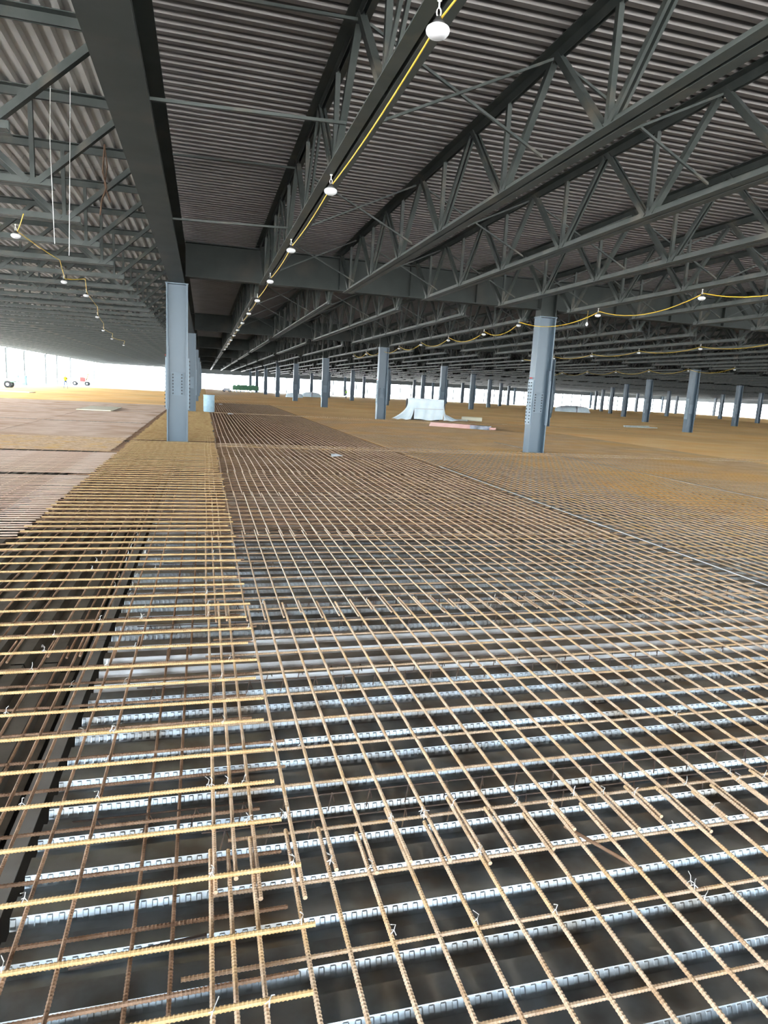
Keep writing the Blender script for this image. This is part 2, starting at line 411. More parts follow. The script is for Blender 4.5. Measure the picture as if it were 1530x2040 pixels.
# facade posts
post = MB().box(-.10, .10, -.10, .10, -1.4, 4.9).mesh('post', 'facade')
for y, lab in ((100.2, 'dark facade post by the left edge, behind the wheeled cart'), (109.6, 'facade post just right of the two blue drums'), (123.3, 'facade post left of the walking worker'),
               (132.2, 'facade post directly behind the walking worker on his left'), (144.9, 'facade post between the worker and the red compressor'), (176-1.7, 'pale facade post right of the red compressor')):
    b = MB().box(-.14, -.12, -.14, .14, -1.4, 4.85).box(.12, .14, -.14, .14, -1.4, 4.85).box(-.12, .12, -.012, .012, -1.4, 4.85)
    t = thing('facade_post', lab, 'post', (XL, y, 0)); part('shaft', b, 'facade', t); part('bracket', MB().box(-.18, .18, -.18, .18, 4.85, 4.9), 'facade', t)
k = 0
for x in [colx(i) + f*BX for i in range(1, 12) for f in (.25, .5, .75)]:
    if visible(x, YF, 0):
        tag(part('facade_post', MB().box(-.11, -.09, -.11, .11, -1.4, 3.8).box(.09, .11, -.11, .11, -1.4, 3.8).box(-.09, .09, -.01, .01, -1.4, 3.8), 'facade', None, loc=(x, YF + .2, 0)),
            'thin post in the bright gap along the far facade', 'post', 'posts along the far facade')

# ================================================================ girders
def girder(name, a, b, z0, z1, fw, label, group=None, stiff=True):
    t = thing(name, label, 'girder', (a[0], a[1], z0), 0, group)
    d = Vector((b[0]-a[0], b[1]-a[1], 0)); L = d.length; h = z1 - z0
    alongx = abs(d.x) > abs(d.y)
    def bx(l0, l1, w0, w1, zz0, zz1): return (l0, l1, w0, w1, zz0, zz1) if alongx else (w0, w1, l0, l1, zz0, zz1)
    part('bottom_flange', MB().box(*bx(0, L, -fw/2, fw/2, 0, .032)), 'primer', t)
    part('top_flange', MB().box(*bx(0, L, -fw/2, fw/2, h-.032, h)), 'primer', t)
    part('web', MB().box(*bx(0, L, -.01, .01, .032, h-.032)), 'primer', t)
    if stiff:
        n = 5 if alongx else 9
        for k in range(1, n):
            part('stiffener', MB().box(*bx(L*k/n-.006, L*k/n+.006, -fw/2+.03, -.01, .032, h-.032)), 'primer', t)
    return t
for j in range(-1, 7):
    a, b = (X0, row(j) + .23), (X0, row(j+1) - .23) if j >= 0 else (X0, row(0) + .21)
    if j == -1: a = (X0, row(-1))
    lab = ['long deep steel girder overhead at the left, nearest the camera', 'long girder beyond the nearest left column'][min(j+1, 1)] if j < 1 else 'distant length of the long girder line above the left columns'
    girder('long_girder', a, b, 4.72, ZT, .44, lab, None if j < 1 else 'distant lengths of the long girder')
for j in range(0, 8):
    for i in range(0, 12):
        if not visible(colx(i) + 3, row(j), 3): continue
        lab = {(0,0): 'deep dark cross girder spanning from the nearest left column to the large right column', (1,0): 'dark cross girder running right from the large right column'}.get((i, j))
        grp = None
        if lab is None:
            lab = (ORD[i] + ' cross girder from the left in the second row back' if j == 1 else None) or 'dark cross girder in the %s girder row back from the camera' % ORD[j]
            grp = 'cross girders of the %s row' % ORD[j]
        girder('cross_girder', (colx(i) + (.355 if i else .24), row(j)), (colx(i+1) - .355, row(j)), ZG, ZT, .36, lab, grp, stiff=(j == 0))
for x, y in ((5.0, row(0)),):
    pass

# ================================================================ open-web joists
ZJ = 4.70                                    # underside of the bottom chord
JH = ZDECK - ZJ - .003                              # joist height
def joist_parts(L, nb, inset, short=True):
    """joist along local +y from 0 to L; nb bottom nodes; returns [(name, MB)]"""
    P = []; leg, t, gap = .125, .012, .02
    p = (L - 2*inset)/(nb - 1); bn = [inset + k*p for k in range(nb)]; tn = [bn[k] + p/2 for k in range(nb-1)]
    y0, y1 = inset - .28, L - inset + .28
    for s in (-1, 1):
        P.append(('bottom_chord', MB().angle((s*gap, y0, 0), (s*gap, y1, 0), (s, 0, 0), (0, 0, 1), leg, leg, t)))
        P.append(('top_chord', MB().angle((s*gap, .06, JH), (s*gap, L-.06, JH), (s, 0, 0), (0, 0, -1), leg, leg, t)))
    zb, zt = .06, JH - .07
    for k, y in enumerate(bn):
        P.append(('web_vertical', MB().beam((0, y, zb), (0, y, zt), (1, 0, 0), .065, .065)))
        for sgn in (-1, 1):
            yt = y + sgn*p/2
            end = yt < bn[0] - .1 or yt > bn[-1] + .1
            if end: yt = .25 if sgn < 0 else L - .25
            wd = .11 if end else .085
            mid = MB()
            if (k + (sgn > 0)) % 2 == 0 and not end:
                for q in (-1, 1): mid.beam((q*.035, y + sgn*.06, zb), (q*.035, yt - sgn*.05, zt), (1, 0, 0), .035, .075)
            else: mid.beam((0, y + sgn*.06, zb), (0, yt - sgn*.05, zt), (1, 0, 0), wd, .085)
            P.append(('web_diagonal', mid))
    for ys in (.0, L): P.append(('bearing_seat', MB().box(-.10, .10, ys - (.16 if ys else 0) + (.0 if ys else 0), ys + (0 if ys else .16), JH - .125, JH - .115)))
    return P
def joist_mesh(L, nb, inset):
    b = MB()
    for n, q in joist_parts(L, nb, inset): b.add(q.v, q.f)
    return b
LJY, LJX = BY, X0 - XL
jy_parts = [(n, b.mesh(n, 'joist')) for n, b in joist_parts(LJY, 8, 1.745)]
jx_parts = [(n, b.mesh(n, 'joist')) for n, b in joist_parts(LJX, 8, 1.74)]
jy_all = joist_mesh(LJY, 8, 1.745); jx_all = joist_mesh(LJX, 8, 1.74)
jy_me = jy_all.mesh('bar_joist', 'joist'); jx_me = jx_all.mesh('bar_joist', 'joist')
SP = BX/5
def detailed_joist(parts, loc, rot, label):
    t = thing('bar_joist', label, 'joist', loc, rot)
    for n, me in parts: link(n, me, t)
    return t
JL = {0: 'open-web joist carrying the nearest string of white lamps overhead', 1: 'second open-web joist right of the long girder, next to the lamp-string joist',
      2: 'third open-web joist right of the long girder in the nearest bay', 3: 'fourth open-web joist right of the long girder in the nearest bay',
      4: 'open-web joist meeting the large right column, with a sagging yellow cord', 5: 'first open-web joist right of the large right column line',
      6: 'second open-web joist right of the large right column line', 7: 'third open-web joist right of the large right column line, at the right edge'}
cands = []
for j in range(0, 8):                        # bay j spans row(j-1)..row(j)
    for k in range(60):
        x = X0 + SP*(k+1)
        if j == 0 and k in JL:
            detailed_joist(jy_parts, (x, row(-1), ZJ), 0, JL[k]); continue
        if j == 1 and k < 17:
            detailed_joist(jy_parts, (x, row(0), ZJ), 0, ORD[k] + ' joist beyond the first cross girder, counted from the long girder' if k > 3 else ['lamp-string open-web joist just beyond the first cross girder', 'second joist beyond the first cross girder, counted from the long girder',
                'third joist beyond the first cross girder, counted from the long girder', 'fourth joist beyond the first cross girder, counted from the long girder'][k]); continue
        if any(visible(x, row(j-1) + f*BY, 1) for f in (.3, .6, .95)): cands.append((math.hypot(x, row(j-1) + BY/2), 'y', x, row(j-1), k, j))
NL = 9
for q in range(2, 80):
    y = row(0) - BY/NL*(8 - q)
    if y > YF: break
    if y < 4 or abs((y - Y0)/BY - round((y - Y0)/BY)) < .01 and False: continue
    if 3 <= q <= 7:
        detailed_joist(jx_parts, (X0 - .02, y, ZJ), math.pi/2, ['left-side joist framing into the long girder near the top left corner', 'second left-side joist from the top, framing into the long girder',
            'third left-side joist from the top, framing into the long girder', 'fourth left-side joist from the top, framing into the long girder', 'left-side joist framing in just before the nearest left column'][q-3])
    elif 8 < q < 16: detailed_joist(jx_parts, (X0 - .02, y, ZJ), math.pi/2, ORD[q-9] + ' left-side joist beyond the nearest left column')
    elif visible(-4, y, 12): cands.append((math.hypot(8, y), 'x', X0 - .02, y, q, 0))
cands.sort()
rest = MB()
for n, (d, a, x, y, k, j) in enumerate(cands):
    if n < 280:
        if a == 'y':
            o = link('bar_joist', jy_me, None, (x, y, ZJ))
            if j == 1: tag(o, 'open-web joist in the second bay, right of the first cross girder middle', 'joist', 'second bay joists to the right')
            elif j == 0: tag(o, 'open-web joist at the far right edge of the nearest bay', 'joist', 'nearest bay joists at the right edge')
            else: tag(o, 'open-web roof joist on the right in the %s bay back from the camera' % ORD[j], 'joist', 'joists of the %s bay back' % ORD[j])
        else:
            o = link('bar_joist', jx_me, None, (x, y, ZJ), (0, 0, math.pi/2))
            if y < row(0) : tag(o, 'left-side roof joist in the top left corner', 'joist', 'left-side joists in the top left corner')
            else: tag(o, 'left-side roof joist beyond the nearest left column', 'joist', 'distant joists on the left')
    else:
        src = jy_all if a == 'y' else jx_all
        rest.add([((x + v[0], y + v[1], ZJ + v[2]) if a == 'y' else (x - v[1], y + v[0], ZJ + v[2])) for v in src.v], src.f)
if rest.v:
    o = part('bar_joist_field', rest, 'joist', None); tag(o, 'farthest open-web roof joists merging into dark lines at the right', 'joists'); o['kind'] = 'stuff'

# bridging: level angles and crossed braces between neighbouring joists
def brace(a, b, label, cat='brace', r=.032, group=None):
    t = tag(part('bridging_brace', MB().angle(Vector((0,0,0)), Vector(b) - Vector(a), (0, 1, 0), (0, 0, 1), r, r, .006), 'joist', None, loc=a), label, cat, group); return t
BYS = [2.55, 8.0, 13.4, 18.8]
brace((X0+.22, 8.0, 4.76), (X0+SP-.14, 8.0, 4.83), 'level brace between the long girder and the lamp-string joist, nearest')
brace((X0+.22, 13.4, 4.76), (X0+SP-.14, 13.4, 4.83), 'level brace between the long girder and the lamp-string joist, farther')
brace((X0+.22, 8.05, 5.86), (X0+SP, 8.05, 5.92), 'upper level brace under the deck left of the lamp-string joist, nearest')
brace((X0+.22, 13.45, 5.86), (X0+SP, 13.45, 5.92), 'upper level brace under the deck left of the lamp-string joist, farther')
for bi, yb in enumerate(BYS[1:]):
    for k in range(0, 8):
        xa_, xb_ = X0 + SP*(k+1), X0 + SP*(k+2)
        if not visible((xa_+xb_)/2, yb, 6): continue
        g_ = 'crossed braces between nearest bay joists'
        lab = 'between the %s and %s joists right of the long girder, %s row' % (ORD[k], ORD[k+1], ('nearest', 'middle', 'farthest')[bi])
        brace((xa_ + .1, yb, 4.83), (xb_ - .1, yb, 5.90), 'brace rising right ' + lab, group=g_); brace((xa_ + .1, yb + .06, 5.90), (xb_ - .1, yb + .06, 4.83), 'brace falling right ' + lab, group=g_)
for yb in (Y0 + 5.46, Y0 + 10.9, Y0 + 16.4):
    for k in range(0, 9):
        xa_, xb_ = X0 + SP*(k+1), X0 + SP*(k+2)
        g_ = 'crossed braces in the second bay'; lab = 'between the %s and %s joists beyond the first cross girder, %s row' % (ORD[k], ORD[k+1], 'nearest' if yb < Y0 + 6 else 'middle' if yb < Y0 + 12 else 'farthest')
        brace((xa_ + .1, yb, 4.83), (xb_ - .1, yb, 5.90), 'brace rising right ' + lab, group=g_); brace((xa_ + .1, yb + .06, 5.90), (xb_ - .1, yb + .06, 4.83), 'brace falling right ' + lab, group=g_)

# ================================================================ rebar
def ribbed_bar(L, r, name, material, n=7, step=.0045):   # deformed bar along local y, real ribs
    N = int(L/step); b = MB(); ring = [(math.cos(2*math.pi*k/n), math.sin(2*math.pi*k/n)) for k in range(n)]
    for i in range(N+1):
        y = L*i/N; ph = i % 3; rr = r*(1.13 if ph == 0 else .93)
        b.v += [(c*rr, y, s*rr) for c, s in ring]
    for i in range(N):
        for k in range(n): b.f.append((i*n+k, i*n+(k+1)%n, (i+1)*n+(k+1)%n, (i+1)*n+k))
    b.f.append(tuple(range(n))[::-1]); b.f.append(tuple(N*n+k for k in range(n)))
    return b.mesh(name, material)
def plain_bar(L, r, name, material, n=6):
    return MB().tube([(0, 0, 0), (0, L, 0)], r, n).mesh(name, material)
def strip_bar(mb, a, b, r):                     # cheap 4-sided bar, stopped short of any column it meets
    a, b = Vector(a), Vector(b); ax = 0 if abs(b.x - a.x) > abs(b.y - a.y) else 1
    if ax == 0: o, p, q, hw, hl = Y0, BY, (X0, BX), .27, .38
    else: o, p, q, hw, hl = X0, BX, (Y0, BY), .38, .27
    n = round((a[1-ax] - o)/p)
    if n >= 0 and abs(a[1-ax] - o - n*p) < hw:
        lo, hi = min(a[ax], b[ax]), max(a[ax], b[ax]); cuts = [lo]
        for k in range(0, 13):
            c = q[0] + k*q[1]
            if lo < c < hi: cuts += [c - hl, c + hl]
        cuts.append(hi)
        for k in range(0, len(cuts), 2):
            if cuts[k+1] > cuts[k]:
                u, v = a.copy(), b.copy(); u[ax], v[ax] = cuts[k], cuts[k+1]; strip_piece(mb, u, v, r)
    else: strip_piece(mb, a, b, r)
def strip_piece(mb, a, b, r):
    a, b = Vector(a), Vector(b); d = (b-a).normalized(); u = Vector((-d.y, d.x, 0))*r; n = Vector((0,0,r))
    mb.add([a-u, a-n, a+u, a+n, b-u, b-n, b+u, b+n], [(0,1,5,4),(1,2,6,5),(2,3,7,6),(3,0,4,7)])

RR = .0085
# -- mat A: bars running away from the camera, right of the girder line
tA = thing('rebar_mat', 'tan rusty rebar grid of long bars running away over the bright ribbed deck', 'rebar mat', (0, 0, 0))
XS = [.035, .111, .194, .354] + [.506 + .1565*k for k in range(35)]
starts = [-.83 + 3.08*s for s in range(8)]
LB = 3.42
me_tan = ribbed_bar(LB, RR, 'rebar', 'tan_bar'); me_tan2 = plain_bar(LB, RR, 'rebar', 'tan_bar')
cand = []
for s, ys in enumerate(starts):
    for x in XS:
        if visible(x, ys + LB, 3): cand.append((math.hypot(x, ys + 1.7), x + (.019 if s % 2 else 0) + rnd(-.006, .006), ys + rnd(-.10, .10), s))
cand.sort()
restA = MB()
for n, (d, x, y, s) in enumerate(cand):
    zz = .004*(s % 2) + rnd(-.003, .003); tw = rnd(-.0022, .0022)
    if n < 296: link('rebar', me_tan if d < 7 else me_tan2, tA, (x, y, zz - .006), (rnd(-.001, .001), 0, tw))
    else: strip_bar(restA, (x, y, zz), (x + rnd(-.01, .01), y + LB, zz), RR)
o = part('rebar_field', restA, 'tan_bar', tA); o['kind'] = 'stuff'
# cross bars under mat A, resting on supports
tA2 = thing('lower_rebar_layer', 'brown lower cross bars seen through the grid just above the bright deck ribs', 'rebar', (0, 0, 0))
me_low = ribbed_bar(6.1, .0078, 'rebar', 'tan_bar'); k = 0
for q in range(64):
    y = .62 + q*.333
    o = link('rebar', me_low if y < 9 else None or me_low, tA2, (.05 + rnd(-.15, .1), y + rnd(-.03, .03), -.045), (0, 0, -math.pi/2 + rnd(-.004, .004)))
lowf = MB(); y = 8.3
while y < 22.5:
    strip_bar(lowf, (.05, y, -.048), (6.1, y + .01, -.048), .0085); y += .158
o = part('rebar_field', lowf, 'brown_bar', tA2); o['kind'] = 'stuff'
# -- mat B: yellow top bars across the girder line
tB = thing('top_bar_band', 'band of bright yellow-rusted bars laid across the girder line at lower left', 'rebar', (0, 0, 0))
me_yel = ribbed_bar(2.46, .0095, 'rebar', 'yellow_bar', n=8)
restB = MB()
q = 0
y = .55
while y < YF:
    xs = -2.10 + rnd(-.04, .04)
    if abs(y - Y0) < .27: pass
    elif y < 22: link('rebar', me_yel, tB, (xs, y + rnd(-.02, .02), .016), (rnd(-.0015, .0015), 0, -math.pi/2 + rnd(-.006, .006)))
    else: strip_bar(restB, (xs, y, .016), (xs + 2.46, y, .016), .0095)
    y += .297
    q += 1
o = part('rebar_field', restB, 'yellow_bar', tB); o['kind'] = 'stuff'
# brown bars between them, a little lower, and long bars along the girder line
tB2 = thing('girder_line_rebar_layer', 'brown criss-cross bars under the yellow band at lower left', 'rebar', (0, 0, 0))
me_br = ribbed_bar(2.9, .008, 'rebar', 'brown_bar'); me_bry = ribbed_bar(5.6, .0078, 'rebar', 'brown_bar'); me_brs = ribbed_bar(5.5, .0078, 'rebar', 'brown_bar')
restB2 = MB()
y = .40
while y < 60:
    xs = -2.55 + rnd(-.1, .1)
    if abs(y - Y0) < .27: pass
    elif y < 22: link('rebar', me_br, tB2, (xs, y + rnd(-.035, .035), -.028), (0, 0, -math.pi/2 + rnd(-.012, .012)))
    else: strip_bar(restB2, (xs, y, -.028), (xs + 2.9, y, -.028), .008)
    y += .297/2 if y > 9 else .297
for x, z in [(-.46, -.008), (-.61, -.008), (-.765, -.008), (-.825, -.010), (-.915, -.03), (-1.05, -.008), (-1.28, -.008), (-1.43, -.03), (-1.58, -.008), (-1.73, -.008), (-1.9, -.02), (-2.05, -.008), (-.235, -.085), (-.085, -.085)]:
    for k in range(4): link('rebar', me_bry if k < 3 or abs(x - X0) > .38 else me_brs, tB2, (x + rnd(-.02, .02) + .016*(k % 2), -.6 + 5.3*k + rnd(-.1, .1), z + .002*(k % 2)), (0, 0, rnd(-.004, .004)))
    strip_bar(restB2, (x, 21, z), (x, 60, z), .008)
o = part('rebar_field', restB2, 'brown_bar', tB2); o['kind'] = 'stuff'
# -- mat C: dense brown sheets left of the band
tC = thing('rebar_sheet_mat', 'dense brown rebar sheets covering the floor left of the yellow band', 'rebar mat', (0, 0, 0))
me_c = plain_bar(4.5, .0085, 'rebar', 'sheet_bar')
restC = MB(); restO = MB(); restT = MB()
nC = 0
y = 5.6; blk = 0
while y < 52:
    gapy = (13.72 < y < 13.98) or (18.05 < y < 18.3) or (30.0 < y < 30.3) or (40 < y < 40.4)
    if not gapy:
        for c in range(6):
            if 18.2 < y < 22.6 and c < 3: nC = max(nC, 290)
            x1 = -2.32 - 4.02*c + rnd(-.03, .03)
            zz = -.012 + .016*(c % 2)
            if not visible(x1 - 1, y, 4): continue
            if nC < 290 and c < 3: link('rebar', me_c, tC, (x1 - 4.3, y + rnd(-.012, .012), zz), (0, 0, -math.pi/2 + rnd(-.002, .002))); nC += 1
            else: strip_bar(restT if 18.2 < y < 22.6 or c > 3 and y > 27 else restC, (x1 - 4.3, y, zz), (x1, y, zz), .0085)
    y += .152
while y < 110:
    strip_bar(restO, (XL, y, 0), (-2.2, y, 0), .010)
    y += .152 if y < 60 else .3
x = -2.4
while x > XL:
    strip_bar(restC, (x, 4, -.032), (x, 52, -.032), .0085); strip_bar(restO, (x, 52, -.02), (x, 110, -.02), .0085); x -= .305
o = part('rebar_field', restC, 'sheet_bar', tC); o['kind'] = 'stuff'
o = part('rebar_field', restO, 'orange_bar', tC); o['kind'] = 'stuff'
o = part('rebar_field', restT, 'tan_bar', tC); o['kind'] = 'stuff'
# -- mat D: everything beyond, grazing rows that read as an orange field
tD = thing('far_rebar_mat', 'orange-brown rebar field stretching to the far columns', 'rebar mat', (0, 0, 0))
fd = MB(); fo = MB(); fb = MB(); fm = MB()
for kx in range(int((60 - 6.05)/.1565)):        # long bars right of the strip
    x = 6.10 + .1565*kx
    for yb in range(0, 5):
        ya, yc = 4 + 12.0*yb, 16.4 + 12.0*yb
        if visible(x, yc, 2): strip_bar(fd if x < 9 and yb < 2 else fm if x < 20 and yb < 3 else fo, (x + .018*(yb % 2), ya, .003*(yb % 2)), (x + .018*(yb % 2), yc, .003*(yb % 2)), RR)
for kx in range(int(5.6/.1565)):
    x = .506 + .1565*kx
    strip_bar(fd, (x, 24, 0), (x, 64, 0), RR)
for kx in range(300):
    x = .5 + .3*kx
    if visible(x, 105, 2): strip_bar(fo, (x, 64, 0), (x, YF - .5, 0), .010)
y = 7.0
while y < YF - .5:
    x0_ = 6.0 if y < 22 else .4
    if y < 64:
        if x0_ < 6: strip_bar(fb, (x0_, y, -.022), (6, y, -.022), .0085)
        strip_bar(fm, (6, y, -.022), (18.4, y, -.022), .0085); strip_bar(fo, (18.4, y, -.020), (min(XR, max(19, y*1.35)), y, -.020), .0085)
    else: strip_bar(fo, (x0_, y, -.020), (min(XR, max(14, y*1.35)), y, -.020), .0085)
    y += .305 if y < 22 else .152 if y < 70 else .4
for yy in (20.3, 20.7, 21.2, 42.4, 43.1):
    strip_bar(fd, (.4, yy, .018), (30, yy + .1, .018), .009)
o = part('rebar_field', fd, 'tan_bar', tD); o['kind'] = 'stuff'
o = part('rebar_field', fb, 'brown_bar', tD); o['kind'] = 'stuff'
o = part('rebar_field', fm, 'mid_bar', tD); o['kind'] = 'stuff'
o = part('rebar_field', fo, 'orange_bar', tD); o['kind'] = 'stuff'
# bright steel edge strip along the sheet joint, and loose pieces
t = thing('edge_strip', 'thin bright steel strip along the rebar joint at right', 'strip', (6.04, 4.5, .012))
for k in range(4): part('strip_length', MB().box(-.012, .012, 0, 2.98, -.006, .006), 'tie', t, loc=(.004*(k % 2), 3*k, .001*(k % 2)))
t = thing('edge_strip', 'dark joint strip crossing the orange rebar field past the right column', 'strip', (11.9, 10, .012))
for k in range(4): part('strip_length', MB().box(-.012, .012, 0, 3.98, -.006, .006), 'plate', t, loc=(.004*(k % 2), 4*k, .001*(k % 2)))
# loose dark offcut and a stray bar in the foreground
tag(link('loose_rebar', MB().tube([(0,0,0),(.44,0,0)], .009, 8).mesh('loose_rebar', 'dark_bar'), None, (-.419, 2.04, -.012), (0, 0, .095)), 'short dark rebar offcut lying across the bars at bottom left', 'rebar')
tag(link('loose_rebar', MB().tube([(0,0,0),(.37,0,0)], .008, 8).mesh('loose_rebar', 'brown_bar'), None, (1.612, 2.40, -.025), (0, 0, -1.07)), 'stray dark bar lying diagonally between two long bars at lower right', 'rebar')
# bar supports: rails with wire legs standing on the deck
def bar_support(x0, x1, y, label, legs=.21):
    t = thing('bar_support', label, 'bar support', (x0, y, ZC))
    part('rail', MB().tube([(0, 0, .075), (x1-x0, 0, .075)], .004, 6), 'chairwire', t)
    b = MB(); x = .1
    while x < x1 - x0:
        b.tube([(x-.022, -.03, .003), (x, 0, .08), (x+.022, .03, .003)], .0035, 5); x += legs + rnd(-.02, .02)
    o = part('wire_legs', b, 'chairwire', t); o['kind'] = 'stuff'
for (a, b, y) in ((-.55, 3.4, 2.86), (.0, 3.9, 2.68), (.35, 4.4, 4.36), (-.4, 3.4, 4.18), (-.5, 5.2, 5.30), (.2, 5.6, 5.75), (-.4, 5.6, 7.2), (.3, 5.8, 8.9)):
    n = {2.86: 'nearest', 2.68: 'second nearest', 4.36: 'fourth nearest', 4.18: 'third nearest', 5.30: 'fifth nearest', 5.75: 'sixth nearest', 7.2: 'seventh nearest', 8.9: 'farthest'}[y]
    bar_support(a, b, y, n + ' row of dark wire bar supports on the deck ribs')
# tie wires at crossings
tw = MB()
def tie(x, y, z):
    a = rnd(0, 3.1); c, s = math.cos(a)*.014, math.sin(a)*.014
    tw.tube([(x-c, y-s, z), (x, y, z+.011), (x+c, y+s, z)], .0017, 4); tw.tube([(x-s, y+c, z), (x, y, z+.011), (x+s*.4, y-c*.4, z+.03), (x+rnd(-.02,.02), y+rnd(-.02,.02), z+.04)], .0017, 4)
for k in range(120):
    yy = .55 + .297*random.randint(0, 26); tie(random.choice([-.46, -.61, -.77, .035, .111, .194, .354, -1.05]) + rnd(-.01, .01), yy, .026)
for k in range(90):
    tie(.506 + .1565*random.randint(0, 26), random.choice([2.3, 2.55, 5.35, 5.6, 3.2, 4.1, 1.9]) + rnd(-.05, .05), .004)
o = part('tie_wire', tw, 'tie', tA); o['kind'] = 'stuff'

# ================================================================ lamp strings
def make_lamp(loc, label, group=None, s=1.0):
    t = thing('string_lamp', label, 'lamp', loc, 0, group)
    part('dome', MB().lathe([(.03, .03), (.06, .028), (.083, .012), (.088, -.005), (.083, -.022), (.065, -.042), (.035, -.055), (.005, -.058)], n=24), 'lampwhite', t, True)
    part('socket', MB().lathe([(.042, .028), (.045, .05), (.03, .065), (.02, .085), (.004, .088)], n=16), 'black', t, True)
    ring = [(.016*math.cos(a), 0, .115 + .03*math.sin(a)) for a in np.linspace(0, 2*math.pi, 13)]
    part('hook', MB().tube(ring, .005, 6).tube([(0, 0, .14), (0, 0, .20)], .006, 6).lathe([(.004, .185), (.018, .19), (.018, .2), (.004, .205)], n=10), 'hook', t)
    return t
def cord(pts, label, r=.008, sag=.12, droop=None):
    b = MB(); P = []
    for i in range(len(pts)-1):
        a, c = Vector(pts[i]), Vector(pts[i+1]); n = 10
        sg = sag[i] if isinstance(sag, list) else sag
        for k in range(n + (i == len(pts)-2)):
            f = k/n; P.append(a.lerp(c, f) - Vector((0, 0, 4*sg*f*(1-f))))
    b.tube(P, r, 6)
    return tag(part('lamp_cord', b, 'cord', None, True), label, 'cord')
xj = X0 + SP
ys = [5.10, 9.37, 13.6, 17.85] + [22.1 + 4.25*k for k in range(9)]
for n, y in enumerate(ys):
    lab = ['large white lamp hanging from the lamp-string joist at the top of the picture', 'second white lamp along the overhead lamp string', 'third white lamp along the overhead lamp string', 'fourth white lamp, just before the first cross girder'][n] if n < 4 else 'small distant lamp on the overhead lamp string beyond the cross girder'
    make_lamp((xj - .05, y, 4.49), lab, None if n < 4 else 'distant lamps of the overhead string')
cord([(xj + .10, 1.5, 4.62)] + [(xj - .02, y, 4.585) for y in ys], 'yellow cord running along the overhead lamp-string joist', .0085, .05)
x2 = colx(1)
ys2 = [9.7, 14.0, 18.4, 22.7] + [27.0 + 4.3*k for k in range(7)]
for n, y in enumerate(ys2):
    if n == 0: continue
    lab = [0, 'lamp on the sagging cord at the right, above and right of the large column', 'lamp on the sagging cord just right of the large column top', 'lamp on the cord at the left edge of the large column'][n] if n < 4 else 'small lamp on the sagging cord left of the large column'
    make_lamp((x2 + (.0 if n != 3 else -.5), y, 4.49), lab, None if n < 4 else 'lamps on the sagging cord left of the large column')
cord([(x2 + (.05 if n != 3 else -.45), y, 4.60) for n, y in enumerate(ys2)], 'sagging yellow cord in front of the large right column', .011, .28)
x3 = colx(2) - SP
ys3 = [21.3, 25.6, 30.0, 34.3, 38.6, 42.9]
for n, y in enumerate(ys3):
    make_lamp((x3, y, 4.49), 'small lamp on the far cord right of the large column', 'lamps on the far right cord')
cord([(x3 + .03, y, 4.58) for y in ys3], 'far yellow cord right of the large column', .011, .18)
x4 = colx(3) - SP
ys4 = [36.9, 41.3, 45.7, 50.1, 54.5, 58.9, 63]
for y in ys4: make_lamp((x4, y, 4.49), 'tiny lamp on the farthest cord at the right', 'lamps on the farthest right cord')
cord([(x4, y, 4.6) for y in ys4], 'farthest faint cord under the joists at the right', .012, .3)
ysl = [(-3.5, 14.9), (-3.84, 21.4), (-3.74, 24.5), (-4.6, 33), (-5.6, 42.3), (-6.2, 51), (-6.4, 60)]
for n, (x, y) in enumerate(ysl):
    make_lamp((x, y, 4.46), ['lamp hanging at the left edge under the left-side joists', 'second lamp on the left-side cord', 'third lamp on the left-side cord'][n] if n < 3 else 'distant lamp on the left-side cord', None if n < 3 else 'distant left lamps')
pl = []
for n, (x, y) in enumerate(ysl):
    pl += [(x + .35, y - 2.4 if n else y - .9, 4.685), (x + .03, y, 4.54)]
cord(pl, 'yellow cord zigzagging between lamps under the left-side joists', .009, .02)
for n, (x, y, z0, z1) in enumerate(((-2.2, 11.7, 6.085, 3.85), (-1.93, 11.7, 6.085, 3.7))):
    tag(part('hanging_wire', MB().tube([(x, y, z0), (x - .03, y, (z0+z1)/2 + .3), (x - .07*n - .02, y + .03, z1)], .005, 5), 'wire', None), ['thin pale wire hanging at the left, farther from the girder', 'thin pale wire hanging at the left, nearer the girder'][n], 'wire')
tag(part('hanging_rope', MB().tube([(-1.78, 14.15, 6.085), (-1.82, 14.15, 5.6), (-1.76, 14.15, 5.35), (-1.85, 14.15, 5.1), (-1.88, 14.15, 4.85)], .016, 6).tube([(-1.78, 14.15, 6.085), (-1.74, 14.17, 5.7), (-1.80, 14.17, 5.4), (-1.70, 14.17, 5.1)], .013, 6), 'rope', None), 'dark rope dangling from the deck beside the long girder', 'rope')
# bare bulb and dark lamp near the cross girder
t = thing('bare_bulb', 'bare white bulb hanging beside the large column top', 'bulb', (x2 + .08, 19.1, 4.30))
part('glass', MB().lathe([(.005, -.07), (.03, -.06), (.045, -.02), (.03, .03), (.02, .05)], n=14), 'lampwhite', t, True); part('socket', MB().lathe([(.022, .05), (.022, .11), (.006, .12)], n=10), 'black', t); part('wire', MB().tube([(0,0,.12),(0,0,.398)], .004, 5), 'cord', t)

# ================================================================ loose things on the floor
# barrel
t = thing('plastic_drum', 'pale blue drum standing beside the column behind the nearest left column', 'drum', (.33, 43.3, .02))
part('body', MB().lathe([(.30, 0), (.335, .04), (.335, .34), (.345, .36), (.335, .38), (.335, .70), (.345, .72), (.335, .74), (.335, 1.0), (.32, 1.04)], n=28), 'barrel', t, True)
part('rim', MB().lathe([(.32, 1.0), (.355, 1.0), (.355, 1.05), (.32, 1.05)], n=28), 'barrel', t)
